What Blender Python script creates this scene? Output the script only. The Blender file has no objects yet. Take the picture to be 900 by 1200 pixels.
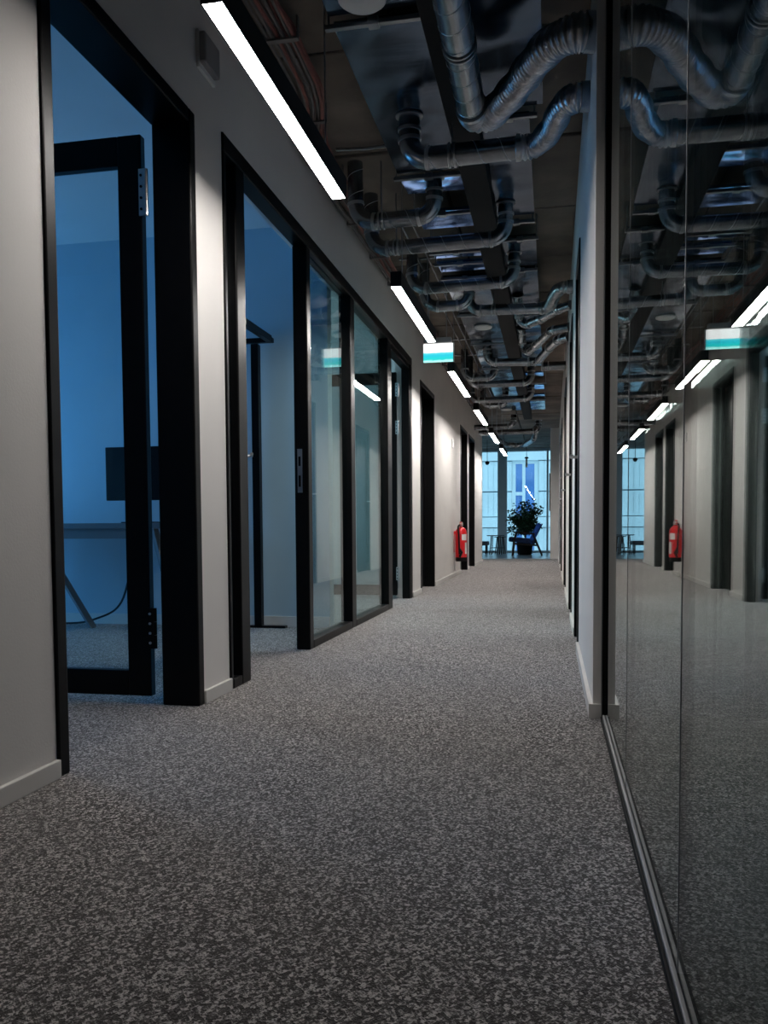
import bpy, bmesh, math, random
from mathutils import Vector, Matrix
random.seed(7)
sc = bpy.context.scene
C = sc.collection
PI = math.pi

# ------------------------------------------------------------------ camera
FPX, YAW, PITCH, ROLL, CY, CAM_Z = 970.0, math.radians(11.456), 0.05, 0.0065, 667.1, 0.65
fwd = Vector((-math.sin(YAW)*math.cos(PITCH), math.cos(YAW)*math.cos(PITCH), -math.sin(PITCH)))
rgt = Vector((math.cos(YAW), math.sin(YAW), 0))
dwn = fwd.cross(rgt)
r2 = rgt*math.cos(ROLL) + dwn*math.sin(ROLL)
d2 = -rgt*math.sin(ROLL) + dwn*math.cos(ROLL)
cd = bpy.data.cameras.new('camera'); cam = bpy.data.objects.new('camera', cd); C.objects.link(cam)
cd.sensor_fit = 'VERTICAL'; cd.sensor_height = 24.0; cd.lens = FPX/1200*24.0
cd.shift_y = (CY-600)/1200
cd.clip_start = 0.02; cd.clip_end = 200
up = -d2; bk = -fwd
cam.matrix_world = Matrix(((r2.x, up.x, bk.x, 0), (r2.y, up.y, bk.y, 0), (r2.z, up.z, bk.z, CAM_Z), (0, 0, 0, 1)))
sc.camera = cam

# ------------------------------------------------------------------ world, daylight, exposure
SKY = (0.50, 0.80, 1.0)
w = bpy.data.worlds.new('world'); sc.world = w; w.use_nodes = True
bg = w.node_tree.nodes['Background']; bg.inputs[0].default_value = (*SKY, 1); bg.inputs[1].default_value = 1.6
sc.view_settings.view_transform = 'Standard'; sc.view_settings.look = 'None'
sc.view_settings.exposure = 0.0; sc.view_settings.gamma = 1.0; sc.view_settings.use_curve_mapping = False
sc.cycles.use_denoising = True
sc.cycles.max_bounces = 10; sc.cycles.transparent_max_bounces = 24; sc.cycles.glossy_bounces = 6
sc.cycles.sample_clamp_indirect = 6.0
LAMP_E = 150.0

def daylight(name, loc, rot, sx, sy, power, col):
    d = bpy.data.lights.new(name, 'AREA'); d.shape = 'RECTANGLE'; d.size = sx; d.size_y = sy
    d.energy = power; d.color = col
    o = bpy.data.objects.new(name, d); o.location = loc; o.rotation_euler = rot; C.objects.link(o)
# daylight entering through the windows of the side rooms (each fills its window opening) and of the lobby
daylight('daylight_office', (-4.72, 4.2, 1.0), (0, -PI/2, 0), 1.5, 1.6, 34, (0.0, 0.36, 1.0))
daylight('daylight_meeting_room', (-4.72, 7.2, 1.55), (0, -PI/2, 0), 1.7, 2.2, 40, (0.45, 0.85, 1.0))

# ------------------------------------------------------------------ materials
def nt(name):
    m = bpy.data.materials.new(name); m.use_nodes = True
    t = m.node_tree; b = t.nodes['Principled BSDF']
    return m, t, b
def N(t, typ, **kw):
    n = t.nodes.new(typ)
    for k, v in kw.items():
        if k.startswith('i_'): n.inputs[k[2:].replace('_', ' ')].default_value = v
        else: setattr(n, k, v)
    return n
def ramp(t, fac, stops):
    r = N(t, 'ShaderNodeValToRGB'); cr = r.color_ramp
    while len(cr.elements) < len(stops): cr.elements.new(0.5)
    for e, (p, c) in zip(cr.elements, stops): e.position = p; e.color = (*c, 1)
    t.links.new(fac, r.inputs[0]); return r.outputs[0]
def pos(t, scale=(1, 1, 1)):
    g = N(t, 'ShaderNodeNewGeometry'); mp = N(t, 'ShaderNodeMapping'); mp.inputs['Scale'].default_value = scale
    t.links.new(g.outputs['Position'], mp.inputs[0]); return mp.outputs[0]
def noise(t, vec, scale, detail=4, rough=0.5):
    n = N(t, 'ShaderNodeTexNoise', i_Scale=scale, i_Detail=detail, i_Roughness=rough)
    t.links.new(vec, n.inputs['Vector']); return n.outputs[0]
def bump(t, b, h, strength, dist):
    n = N(t, 'ShaderNodeBump', i_Strength=strength, i_Distance=dist)
    t.links.new(h, n.inputs['Height']); t.links.new(n.outputs[0], b.inputs['Normal'])
def mat(name, col, rough=0.5, metal=0.0, var=0.12, nscale=6, bmp=0.0, bscale=80, spec=0.5, stretch=(1, 1, 1)):
    m, t, b = nt(name); p = pos(t, stretch)
    c0 = tuple(max(0, c*(1-var)) for c in col); c1 = tuple(min(1, c*(1+var)) for c in col)
    t.links.new(ramp(t, noise(t, p, nscale), [(0.3, c0), (0.7, c1)]), b.inputs['Base Color'])
    b.inputs['Roughness'].default_value = rough; b.inputs['Metallic'].default_value = metal
    b.inputs['Specular IOR Level'].default_value = spec
    if bmp: bump(t, b, noise(t, p, bscale, 2), bmp, 0.01)
    return m
M = {}
M['wall'] = mat('wall_paint', (0.70, 0.675, 0.65), 0.75, var=0.04, nscale=2, bmp=0.05, bscale=140)
M['wall_room'] = mat('room_wall_paint', (0.62, 0.62, 0.62), 0.8, var=0.04, nscale=2, bmp=0.05, bscale=140)
M['wall_office'] = mat('office_wall_blue_lit', (0.41, 0.54, 0.62), 0.8, var=0.04, nscale=2, bmp=0.05, bscale=140)  # blue of the office daylight tinted into the wall colour
M['base'] = mat('baseboard_paint', (0.66, 0.64, 0.61), 0.5, var=0.03, nscale=4)
M['black'] = mat('black_powder_coat', (0.0025, 0.0025, 0.0027), 0.36, var=0.25, nscale=30, spec=0.16, bmp=0.02, bscale=300)
M['blackmatt'] = mat('black_matt', (0.006, 0.006, 0.007), 0.7, var=0.2, spec=0.2)
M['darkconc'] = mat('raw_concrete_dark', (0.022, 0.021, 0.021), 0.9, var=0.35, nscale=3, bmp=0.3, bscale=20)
M['conc'] = mat('raw_concrete', (0.165, 0.135, 0.11), 0.85, var=0.4, nscale=2.5, bmp=0.35, bscale=14)
M['galv'] = mat('galvanised_steel', (0.30, 0.32, 0.345), 0.26, 1.0, var=0.25, nscale=14, bmp=0.08, bscale=22)
M['galvlight'] = mat('galvanised_seam', (0.50, 0.51, 0.53), 0.3, 1.0, var=0.2, nscale=20)
M['flex'] = mat('aluminium_flex_hose', (0.50, 0.50, 0.52), 0.28, 1.0, var=0.3, nscale=18, bmp=0.3, bscale=50)
M['panel_glint'] = mat('ceiling_panel_metal_blue_glint', (0.17, 0.38, 0.88), 0.12, 1.0, var=0.12, nscale=4, bmp=0.06, bscale=5, stretch=(0.6, 3, 1))  # same panel metal, its bright blue reflection put into the base colour
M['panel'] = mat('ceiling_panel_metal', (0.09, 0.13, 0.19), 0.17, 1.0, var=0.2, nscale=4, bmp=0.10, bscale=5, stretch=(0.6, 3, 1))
M['rail'] = mat('rail_steel', (0.32, 0.33, 0.35), 0.35, 1.0, var=0.2)
M['cable'] = mat('grey_cable_sheath', (0.13, 0.115, 0.11), 0.55, var=0.3, nscale=12)
M['cable_red'] = mat('red_brown_cable_sheath', (0.20, 0.065, 0.05), 0.55, var=0.3, nscale=12)
M['chrome'] = mat('satin_steel', (0.62, 0.62, 0.61), 0.28, 1.0, var=0.1, nscale=40)
M['red'] = mat('extinguisher_red', (0.68, 0.012, 0.018), 0.28, var=0.08)
M['white'] = mat('white_plastic', (0.75, 0.75, 0.74), 0.45, var=0.03)
M['greybox'] = mat('grey_plastic', (0.30, 0.29, 0.29), 0.5, var=0.05)
M['bluefab'] = mat('blue_upholstery', (0.02, 0.10, 0.46), 0.8, var=0.25, nscale=30, bmp=0.2, bscale=200)
M['navyfab'] = mat('navy_upholstery', (0.008, 0.025, 0.09), 0.8, var=0.25, nscale=30, bmp=0.2, bscale=200)
M['wood'] = mat('dark_wood', (0.022, 0.012, 0.008), 0.4, var=0.3, nscale=20, stretch=(1, 1, 0.2))
M['bark'] = mat('bark', (0.06, 0.045, 0.03), 0.9, var=0.3, nscale=30)
M['leaf'] = mat('leaf_green', (0.012, 0.055, 0.022), 0.35, var=0.5, nscale=9)
M['tile'] = mat('lobby_vinyl', (0.30, 0.36, 0.40), 0.22, var=0.06, nscale=2)
M['desk'] = mat('desk_laminate', (0.16, 0.16, 0.17), 0.5, var=0.05)
M['facade'] = mat('facade_cladding', (0.66, 0.80, 0.84), 0.6, var=0.05, nscale=1.5)
M['facade2'] = mat('facade_reveal', (0.42, 0.56, 0.66), 0.6, var=0.05, nscale=1.5)
M['column'] = mat('lobby_column_paint', (0.46, 0.52, 0.56), 0.6, var=0.04)
M['farground'] = mat('street_asphalt', (0.2, 0.21, 0.22), 0.9, var=0.2)
M['grey'] = mat('grey_fabric', (0.12, 0.14, 0.17), 0.9, var=0.2, nscale=40)

def carpet(name, dark, mid, light):
    m, t, b = nt(name); p = pos(t)
    outs = []
    for ang, sx, sy in ((0.7, 350, 130), (-0.75, 350, 130)):   # loops of yarn lying in several directions
        r = N(t, 'ShaderNodeMapping'); r.inputs['Rotation'].default_value = (0, 0, ang); t.links.new(p, r.inputs[0])
        q = N(t, 'ShaderNodeMapping'); q.inputs['Scale'].default_value = (sx, sy, 200); t.links.new(r.outputs[0], q.inputs[0])
        outs.append(noise(t, q.outputs[0], 1.0, 2, 0.5))
    m1 = N(t, 'ShaderNodeMath', operation='MAXIMUM'); t.links.new(outs[0], m1.inputs[0]); t.links.new(outs[1], m1.inputs[1])
    m2 = m1
    v = N(t, 'ShaderNodeTexVoronoi', i_Scale=185.0); t.links.new(p, v.inputs['Vector'])
    mx = N(t, 'ShaderNodeMath', operation='MULTIPLY_ADD'); mx.inputs[1].default_value = 0.42
    t.links.new(v.outputs['Color'], mx.inputs[0]); t.links.new(m2.outputs[0], mx.inputs[2])
    col = ramp(t, mx.outputs[0], [(0.63, dark), (0.77, mid), (0.92, light)])
    big = ramp(t, noise(t, p, 0.9, 3), [(0.3, (0.86,)*3), (0.75, (1.08,)*3)])
    mul = N(t, 'ShaderNodeMix', data_type='RGBA', blend_type='MULTIPLY'); mul.inputs[0].default_value = 1
    t.links.new(col, mul.inputs[6]); t.links.new(big, mul.inputs[7])
    t.links.new(mul.outputs[2], b.inputs['Base Color'])
    b.inputs['Roughness'].default_value = 1.0; b.inputs['Specular IOR Level'].default_value = 0.05
    b.inputs['Sheen Weight'].default_value = 0.45; b.inputs['Sheen Roughness'].default_value = 0.6
    b.inputs['Sheen Tint'].default_value = (0.85, 0.80, 0.78, 1)
    bump(t, b, mx.outputs[0], 1.0, 0.006)
    return m
M['carpet'] = carpet('loop_pile_carpet', (0.003, 0.0028, 0.003), (0.085, 0.080, 0.078), (0.80, 0.76, 0.74))
M['carpet_unlit'] = carpet('loop_pile_carpet_shaded', (0.004, 0.004, 0.004), (0.022, 0.021, 0.021), (0.12, 0.115, 0.11))  # darker copy of the carpet, shade of the unlit rooms painted in

def emit(name, col, s):
    m, t, b = nt(name); t.nodes.remove(b)
    e = N(t, 'ShaderNodeEmission', i_Strength=s); e.inputs[0].default_value = (*col, 1)
    t.links.new(e.outputs[0], t.nodes['Material Output'].inputs[0]); return m
DIM = (0.50, 0.86, 0.74, 0.54, 0.68, 0.72)      # each lamp is dimmed on its own
for _k, _d in enumerate(DIM): M['diffuser%d' % _k] = emit('lamp_diffuser', (1.0, 0.955, 0.915), LAMP_E*_d)

def glass(name, tint, f0=0.045, rough=0.0):
    """thin architectural pane: clear, tinted, with Fresnel reflection on both faces"""
    m, t, b = nt(name); t.nodes.remove(b)
    g = N(t, 'ShaderNodeNewGeometry')
    dt = N(t, 'ShaderNodeVectorMath', operation='DOT_PRODUCT')
    t.links.new(g.outputs['Normal'], dt.inputs[0]); t.links.new(g.outputs['Incoming'], dt.inputs[1])
    ab = N(t, 'ShaderNodeMath', operation='ABSOLUTE'); t.links.new(dt.outputs['Value'], ab.inputs[0])
    om = N(t, 'ShaderNodeMath', operation='SUBTRACT'); om.inputs[0].default_value = 1; t.links.new(ab.outputs[0], om.inputs[1])
    pw = N(t, 'ShaderNodeMath', operation='POWER'); pw.inputs[1].default_value = 5; t.links.new(om.outputs[0], pw.inputs[0])
    ma = N(t, 'ShaderNodeMath', operation='MULTIPLY_ADD'); ma.inputs[1].default_value = 1-f0; ma.inputs[2].default_value = f0
    t.links.new(pw.outputs[0], ma.inputs[0])
    tr = N(t, 'ShaderNodeBsdfTransparent'); tr.inputs[0].default_value = (*tint, 1)
    gl = N(t, 'ShaderNodeBsdfGlossy', i_Roughness=rough); gl.inputs[0].default_value = (0.95, 0.98, 0.97, 1)
    mx = N(t, 'ShaderNodeMixShader')
    t.links.new(ma.outputs[0], mx.inputs[0]); t.links.new(tr.outputs[0], mx.inputs[1]); t.links.new(gl.outputs[0], mx.inputs[2])
    t.links.new(mx.outputs[0], t.nodes['Material Output'].inputs[0]); return m
M['glass'] = glass('clear_glass', (0.93, 0.97, 0.97))
M['glassgreen'] = glass('greenish_glass', (0.86, 0.95, 0.94))
M['winglass'] = glass('window_glass', (0.93, 0.97, 0.98))
M['facglass'] = mat('far_window_glass', (0.11, 0.27, 0.62), 0.08, var=0.15, nscale=1.2, spec=0.8)

# ------------------------------------------------------------------ mesh helpers
class MB:
    def __init__(s): s.v = []; s.f = []
    def box(s, x0, x1, y0, y1, z0, z1):
        n = len(s.v)
        s.v += [(x, y, z) for z in (z0, z1) for y in (y0, y1) for x in (x0, x1)]
        s.f += [tuple(n+i for i in q) for q in ((0, 2, 3, 1), (4, 5, 7, 6), (0, 1, 5, 4), (2, 6, 7, 3), (0, 4, 6, 2), (1, 3, 7, 5))]
        return s
    def tube(s, pts, r, seg=12, caps=True, rf=None):
        pts = [Vector(p) for p in pts]; n0 = len(s.v); ref = None
        for i, p in enumerate(pts):
            a = pts[max(i-1, 0)]; b = pts[min(i+1, len(pts)-1)]; d = (b-a).normalized()
            if ref is None:
                ref = d.cross(Vector((0, 0, 1)));
                if ref.length < 1e-3: ref = Vector((1, 0, 0))
            ref = (ref - d*ref.dot(d)).normalized(); q = d.cross(ref)
            rr = rf(i) if rf else (r[i] if isinstance(r, (list, tuple)) else r)
            for k in range(seg):
                t = 2*PI*k/seg; s.v.append(tuple(p + (ref*math.cos(t) + q*math.sin(t))*rr))
        for i in range(len(pts)-1):
            for k in range(seg):
                a = n0+i*seg+k; b = n0+i*seg+(k+1) % seg
                s.f.append((a, a+seg, b+seg, b))
        if caps:
            s.f.append(tuple(n0+k for k in range(seg)))
            e = n0+(len(pts)-1)*seg; s.f.append(tuple(e+k for k in reversed(range(seg))))
        return s
    def lathe(s, prof, c=(0, 0, 0), seg=24):
        n0 = len(s.v)
        for r, z in prof:
            for k in range(seg):
                t = 2*PI*k/seg; s.v.append((c[0]+r*math.cos(t), c[1]+r*math.sin(t), c[2]+z))
        for i in range(len(prof)-1):
            for k in range(seg):
                a = n0+i*seg+k; b = n0+i*seg+(k+1) % seg; s.f.append((a, b, b+seg, a+seg))
        s.f.append(tuple(n0+k for k in reversed(range(seg))))
        e = n0+(len(prof)-1)*seg; s.f.append(tuple(e+k for k in range(seg)))
        return s
    def build(s, name, m, parent=None, smooth=False, bevel=0.0, org=None):
        me = bpy.data.meshes.new(name)
        o = Vector(org) if org is not None else Vector((0, 0, 0))
        me.from_pydata([tuple(Vector(v)-o) for v in s.v], [], s.f)
        bm = bmesh.new(); bm.from_mesh(me); bmesh.ops.recalc_face_normals(bm, faces=bm.faces); bm.to_mesh(me); bm.free()
        me.materials.append(M[m] if isinstance(m, str) else m)
        ob = bpy.data.objects.new(name, me); C.objects.link(ob); ob.location = o
        if smooth:
            for p in me.polygons: p.use_smooth = True
            try: me.set_sharp_from_angle(angle=math.radians(38))
            except Exception: pass
        if bevel:
            b = ob.modifiers.new('bevel', 'BEVEL'); b.width = bevel; b.segments = 2; b.limit_method = 'ANGLE'
        if parent is not None:
            ob.parent = parent
            if parent.type == 'EMPTY' or True:
                ob.location = Vector(ob.location) - Vector(world_loc(parent))
        return ob
def world_loc(o):
    v = Vector(o.location)
    return v + world_loc(o.parent) if o.parent else v
def tag(o, label=None, cat=None, group=None, kind=None):
    if label: o['label'] = label
    if cat: o['category'] = cat
    if group: o['group'] = group
    if kind: o['kind'] = kind
    return o
def thing(name, loc, label, cat, group=None, kind=None):
    o = bpy.data.objects.new(name, None); o.location = loc; o.empty_display_size = 0.1; C.objects.link(o)
    return tag(o, label, cat, group, kind)
def struct(name, m, boxes, label, cat, bevel=0.0):
    b = MB()
    for q in boxes: b.box(*q)
    return tag(b.build(name, m, bevel=bevel), label, cat, kind='structure')
def part(name, m, parent, boxes, bevel=0.0):
    b = MB()
    for q in boxes: b.box(*q)
    return b.build(name, m, parent, bevel=bevel)
def copy_tree(o, parent=None):
    c = o.copy(); C.objects.link(c); c.parent = parent
    for ch in o.children: copy_tree(ch, c)
    return c

# ------------------------------------------------------------------ the setting
XL, XR, XG = -1.27, 0.139, 0.1755       # left wall, right wall, right glass
WT = 0.15                               # wall thickness
ZW, ZC = 2.62, 2.63                     # painted wall top, raw soffit
YB, YE = -3.2, 15.5                     # corridor back, end of left wall
YLOB = 21.3                             # window plane of the lobby

struct('floor', 'carpet', [(-4.7, 0.19, YB, 17.05, -0.08, 0)], 'speckled charcoal grey loop pile carpet of the corridor', 'carpet')
struct('floor', 'carpet_unlit', [(0.19, 3.6, YB, 17.05, -0.08, 0)], 'dark carpet of the unlit rooms on the right, shade put into its colour', 'carpet')
struct('floor', 'tile', [(-6.0, 1.2, 17.05, YLOB+0.3, -0.08, 0.0)], 'smooth blue-grey floor of the lobby beyond the carpet', 'floor')
trim = struct('trim_1', 'rail', [(-4.7, XR, 17.04, 17.06, -0.02, 0.004)], 'thin metal strip where carpet meets lobby floor', 'trim')

# soffit of concrete planks with recessed joints
ceil = tag(MB().box(-5.2, 3.6, YB, YLOB+0.3, ZC+0.03, ZC+0.15).build('ceiling', 'darkconc'), 'raw dark concrete soffit above the ducts', 'ceiling', kind='structure')
y = YB
i = 0
while y < YLOB-0.2:
    L = 0.95
    for (x0, x1) in ((-5.2, -1.75), (-1.73, -0.62), (-0.60, 0.42), (0.44, 3.6)):
        part('concrete_plank', 'conc', ceil, [(x0, x1, y, min(y+L, YLOB)-0.02, ZC+random.uniform(-0.006, 0.004), ZC+0.05)], bevel=0.008)
    y += L; i += 1

# ---- left wall
def wall(name, m, boxes, label): return struct(name, m, boxes, label, 'wall')
wl = [
 ('near', -3.2, 1.93, 'white painted wall left of the nearest open door'),
 ('col', 2.86, 3.12, 'narrow white wall strip between nearest door and glazed partition'),
 ('c2', 7.58, 8.10, 'narrow white wall strip right of glazed partition'),
 ('ext', 9.08, 11.75, 'white wall section behind the red fire extinguisher'),
 ('c3', 12.70, 12.95, 'slim white wall strip between the two far black doors'),
 ('end', 13.90, YE, 'last white wall section on the left before the lobby'),
]
HD = 2.14
for key, y0, y1, lab in wl:
    wall('wall_left', 'wall', [(XL-WT, XL, y0, y1, 0, ZW)], lab)
    bb = (XL, XL+0.014, y0, y1+ (0.0), 0, 0.05)
    struct('baseboard_left', 'base', [bb], 'white baseboard under the ' + lab.split(' ', 1)[1] if lab.startswith('white') else 'white baseboard under the ' + lab, 'baseboard', bevel=0.003)
# wall over the openings
for y0, y1, top, lab in ((1.93, 2.86, HD, 'white wall above the nearest open door'), (3.12, 7.58, 2.20, 'long white wall band above the glazed partition'),
                         (8.10, 9.08, 2.10, 'white wall above the door beside the exit sign'), (11.75, 12.70, 2.10, 'white wall above the door behind the fire extinguisher'),
                         (12.95, 13.90, 2.10, 'white wall above the last black door on the left')):
    wall('wall_left', 'wall', [(XL-WT, XL, y0, y1, top, ZW)], lab)
wall('wall_left', 'darkconc', [(XL-WT, XL-0.01, YB, YE, ZW, ZC+0.03)], 'unpainted dark concrete band above the left wall')
wall('wall_left', 'wall_room', [(-6.0, XL-WT, YE-0.15, YE, 0, ZC+0.03)], 'wall returning left from the corridor into the lobby')

# ---- right wall
rd = [(4.40, 5.03), (5.92, 6.68), (8.42, 9.45), (11.5, 12.4), (13.6, 14.5)]
rw = [(2.87, 4.40, 'white pillar end of the right wall beside the large glass pane'), (5.03, 5.92, 'first white wall strip between the right-hand doors'), (6.68, 8.42, 'second white wall strip between the right-hand doors'),
      (9.45, 11.5, 'third white wall strip between the right-hand doors'), (12.4, 13.6, 'fourth white wall strip between the right-hand doors'), (14.5, 17.05, 'last white wall strip on the right before the lobby')]
for y0, y1, lab in rw:
    wall('wall_right', 'wall', [(XR, XR+0.11 if y0 < 3 else XR+0.13, y0, y1, 0, ZW)], lab)
    bx = [(XR-0.014, XR, y0, y1, 0, 0.05)]
    if y0 < 3: bx = [(XR-0.014, XR, y0-0.014, y1, 0, 0.05), (XR, XG-0.0095, y0-0.014, y0, 0, 0.05)]
    struct('baseboard_right', 'base', bx, 'white baseboard under the ' + lab.split('white ', 1)[1], 'baseboard')
for k, (y0, y1) in enumerate(rd):
    wall('wall_right', 'wall', [(XR, XR+0.13, y0, y1, 2.12, ZW)], 'white wall above the %s black door on the right' % ('first second third fourth fifth'.split()[k]))
wall('wall_right', 'darkconc', [(XR+0.01, XR+0.13, 2.87, 17.05, ZW, ZC+0.03)], 'unpainted dark concrete band above the right wall')
wall('wall_right', 'wall', [(-0.03, XR+0.13, 17.05, YLOB, 0, ZC+0.03)], 'white wall stub jutting in at the end of the carpet')
# dark room behind the right glass
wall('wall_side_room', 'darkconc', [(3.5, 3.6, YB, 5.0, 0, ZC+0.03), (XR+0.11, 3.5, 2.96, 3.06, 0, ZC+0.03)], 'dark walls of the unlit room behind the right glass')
wall('wall_back', 'darkconc', [(-1.42, 3.6, YB-0.1, YB, 0, ZC+0.03)], 'dark wall closing the corridor behind the viewer')
# left side rooms
wall('wall_office', 'wall_office', [(-4.7, XL-WT, 5.22, 5.32, 0, 2.6)], 'white dividing wall at the back of the blue office')
struct('baseboard_office', 'base', [(-4.7, XL-WT, 5.206, 5.22, 0, 0.07)], 'white baseboard on the back wall of the blue office', 'baseboard')
wall('wall_office', 'wall_office', [(-4.8, -4.7, -0.3, 5.3, 0, 0.25), (-4.8, -4.7, -0.3, 5.3, 1.75, 2.6), (-4.8, -4.7, -0.3, 3.4, 0.25, 1.75), (-4.8, -4.7, 5.0, 5.3, 0.25, 1.75), (-4.7, XL-WT, -0.3, -0.2, 0, 2.6)], 'outer walls of the blue office with its window opening')
wall('ceiling_office', 'wall_room', [(-4.8, XL-WT, -0.3, 8.2, 2.6, 2.68)], 'plain ceiling of the side rooms')
wall('wall_meeting', 'wall_room', [(-4.8, -4.7, 5.3, 8.2, 0, 0.65), (-4.8, -4.7, 5.3, 8.2, 2.45, 2.6), (-4.8, -4.7, 5.3, 6.05, 0.65, 2.45), (-4.8, -4.7, 8.1, 8.2, 0.65, 2.45), (-4.7, XL-WT, 8.0, 8.1, 0, 2.6)], 'walls of the meeting room behind the glazed partition')

# ------------------------------------------------------------------ doors and partitions
def hinge(parent, x, y, z, h=0.15, m='chrome'):
    b = MB().tube([(x, y, z-h/2), (x, y, z-h*0.17)], 0.008, 10).tube([(x, y, z-h*0.16), (x, y, z+h*0.16)], 0.008, 10).tube([(x, y, z+h*0.17), (x, y, z+h/2)], 0.008, 10)
    b.box(x-0.026, x, y-0.006, y-0.002, z-h/2, z+h/2)
    o = b.build('hinge', m, parent, smooth=True)
    s = MB()
    for k in (-0.36, -0.12, 0.12, 0.36): s.tube([(x-0.016, y-0.009, z+k*h), (x-0.016, y-0.005, z+k*h)], 0.005, 8)
    s.build('screw', 'black' if m == 'chrome' else 'chrome', o)
    return o
def frame_boxes(y0, y1, top, x0, x1, w):
    return [(x0, x1, y0, y0+w, 0, top), (x0, x1, y1-w, y1, 0, top), (x0, x1, y0+w, y1-w, top-w, top)]
def door_frame(d, y0, y1, top, x0, x1, w, names=('jamb', 'jamb', 'head')):
    for nm, q in zip(names, frame_boxes(y0, y1, top, x0, x1, w)): part(nm, 'black', d, [q], bevel=0.006)
def open_leaf(d, yh, xh, width, top, thick=0.045, m='glass'):
    """leaf hinged at the far jamb, standing square to the wall inside the room"""
    x1, x0, y0, y1 = xh, xh-width, yh-thick, yh
    st, rt, rb = 0.092, 0.105, 0.095
    lf = part('leaf', 'black', d, [(x1-st, x1, y0, y1, 0.03, top), (x0, x0+st, y0, y1, 0.03, top), (x0+st, x1-st, y0, y1, top-rt, top), (x0+st, x1-st, y0, y1, 0.03, 0.03+rb)], bevel=0.004)
    part('pane', m, lf, [(x0+st, x1-st, (y0+y1)/2-0.004, (y0+y1)/2+0.004, 0.03+rb, top-rt)])
    return lf

d1 = thing('door_1', (XL, 2.4, 0), 'nearest left door, black framed with clear glass, standing open into the blue office', 'door', kind='structure')
door_frame(d1, 1.93, 2.86, HD, XL-WT+0.012, XL+0.008, 0.05)
lf = open_leaf(d1, 2.852, -1.455, 0.86, 2.07, 0.036)
hinge(lf, -1.434, 2.812, 1.86, 0.165); hinge(lf, -1.434, 2.812, 0.285, 0.15, 'black')
hd = MB().tube([(-2.24, 2.80, 1.03), (-2.24, 2.75, 1.03), (-2.12, 2.75, 1.03)], 0.009, 10).build('handle', 'chrome', lf, smooth=True)

# glazed partition on the left
gp = thing('window_1', (XL, 5.3, 0), 'long black framed glazed partition in the middle of the left wall', 'glass partition', kind='structure')
xf0, xf1 = XL-0.07, XL+0.008
for a, b in ((3.12, 3.15), (3.245, 3.345), (4.235, 4.305), (5.20, 5.31), (6.42, 6.57), (7.50, 7.58)):
    part('post', 'black', gp, [(xf0, xf1, a, b, 0, 2.13)], bevel=0.006)
part('head_rail', 'black', gp, [(xf0, xf1, 3.12, 7.58, 2.13, 2.20)], bevel=0.006)
for a, b in ((4.305, 5.20), (5.31, 6.42)):
    part('bottom_rail', 'black', gp, [(xf0, xf1, a, b, 0, 0.045)], bevel=0.004)
    part('pane', 'glassgreen', gp, [(XL-0.034, XL-0.024, a, b, 0.045, 2.13)])
part('pane', 'glassgreen', gp, [(XL-0.034, XL-0.024, 3.15, 3.245, 0.04, 2.13)])
part('bottom_rail', 'black', gp, [(xf0, xf1, 3.15, 3.245, 0, 0.04)], bevel=0.004)
sp = part('strike_plate', 'rail', gp, [(XL-0.052, XL-0.026, 4.231, 4.235, 0.84, 1.07)])
part('keeper_slot', 'black', sp, [(XL-0.046, XL-0.034, 4.229, 4.2315, 0.98, 1.03), (XL-0.046, XL-0.034, 4.229, 4.2315, 0.87, 0.93)])
# its door, ajar and seen along its edge
d2_ = thing('door_2', (XL-0.05, 3.35, 0), 'glass door of the left partition, ajar and seen edge on', 'door', kind='structure')
w2 = 0.86
lf = part('leaf', 'black', d2_, [(XL-0.07, XL-0.025, 3.35, 3.44, 0.02, 2.12), (XL-0.07, XL-0.025, 3.35+w2-0.09, 3.35+w2, 0.02, 2.12), (XL-0.07, XL-0.025, 3.44, 3.35+w2-0.09, 2.02, 2.12), (XL-0.07, XL-0.025, 3.44, 3.35+w2-0.09, 0.02, 0.11)], bevel=0.004)
part('pane', 'glassgreen', lf, [(XL-0.052, XL-0.043, 3.44, 3.35+w2-0.09, 0.11, 2.02)])
MB().tube([(XL-0.02, 3.35+w2-0.05, 1.03), (XL+0.03, 3.35+w2-0.05, 1.03), (XL+0.03, 3.35+w2-0.17, 1.03)], 0.009, 10).build('handle', 'chrome', lf, smooth=True)
hinge(lf, XL-0.074, 3.35, 0.26, 0.12); hinge(lf, XL-0.074, 3.35, 1.85, 0.12)
d2_.rotation_euler = (0, 0, math.radians(21.5))
d3 = thing('door_3', (XL, 7.0, 0), 'glass door at the far end of the left partition, open into the room', 'door', kind='structure')
door_frame(d3, 6.575, 7.50, 2.125, XL-0.072, XL+0.002, 0.04)
lf = open_leaf(d3, 7.49, -1.388, 0.84, 2.06, 0.036)
for z in (1.90, 1.56, 0.23): hinge(lf, -1.368, 7.448, z, 0.12, 'chrome')
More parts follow.
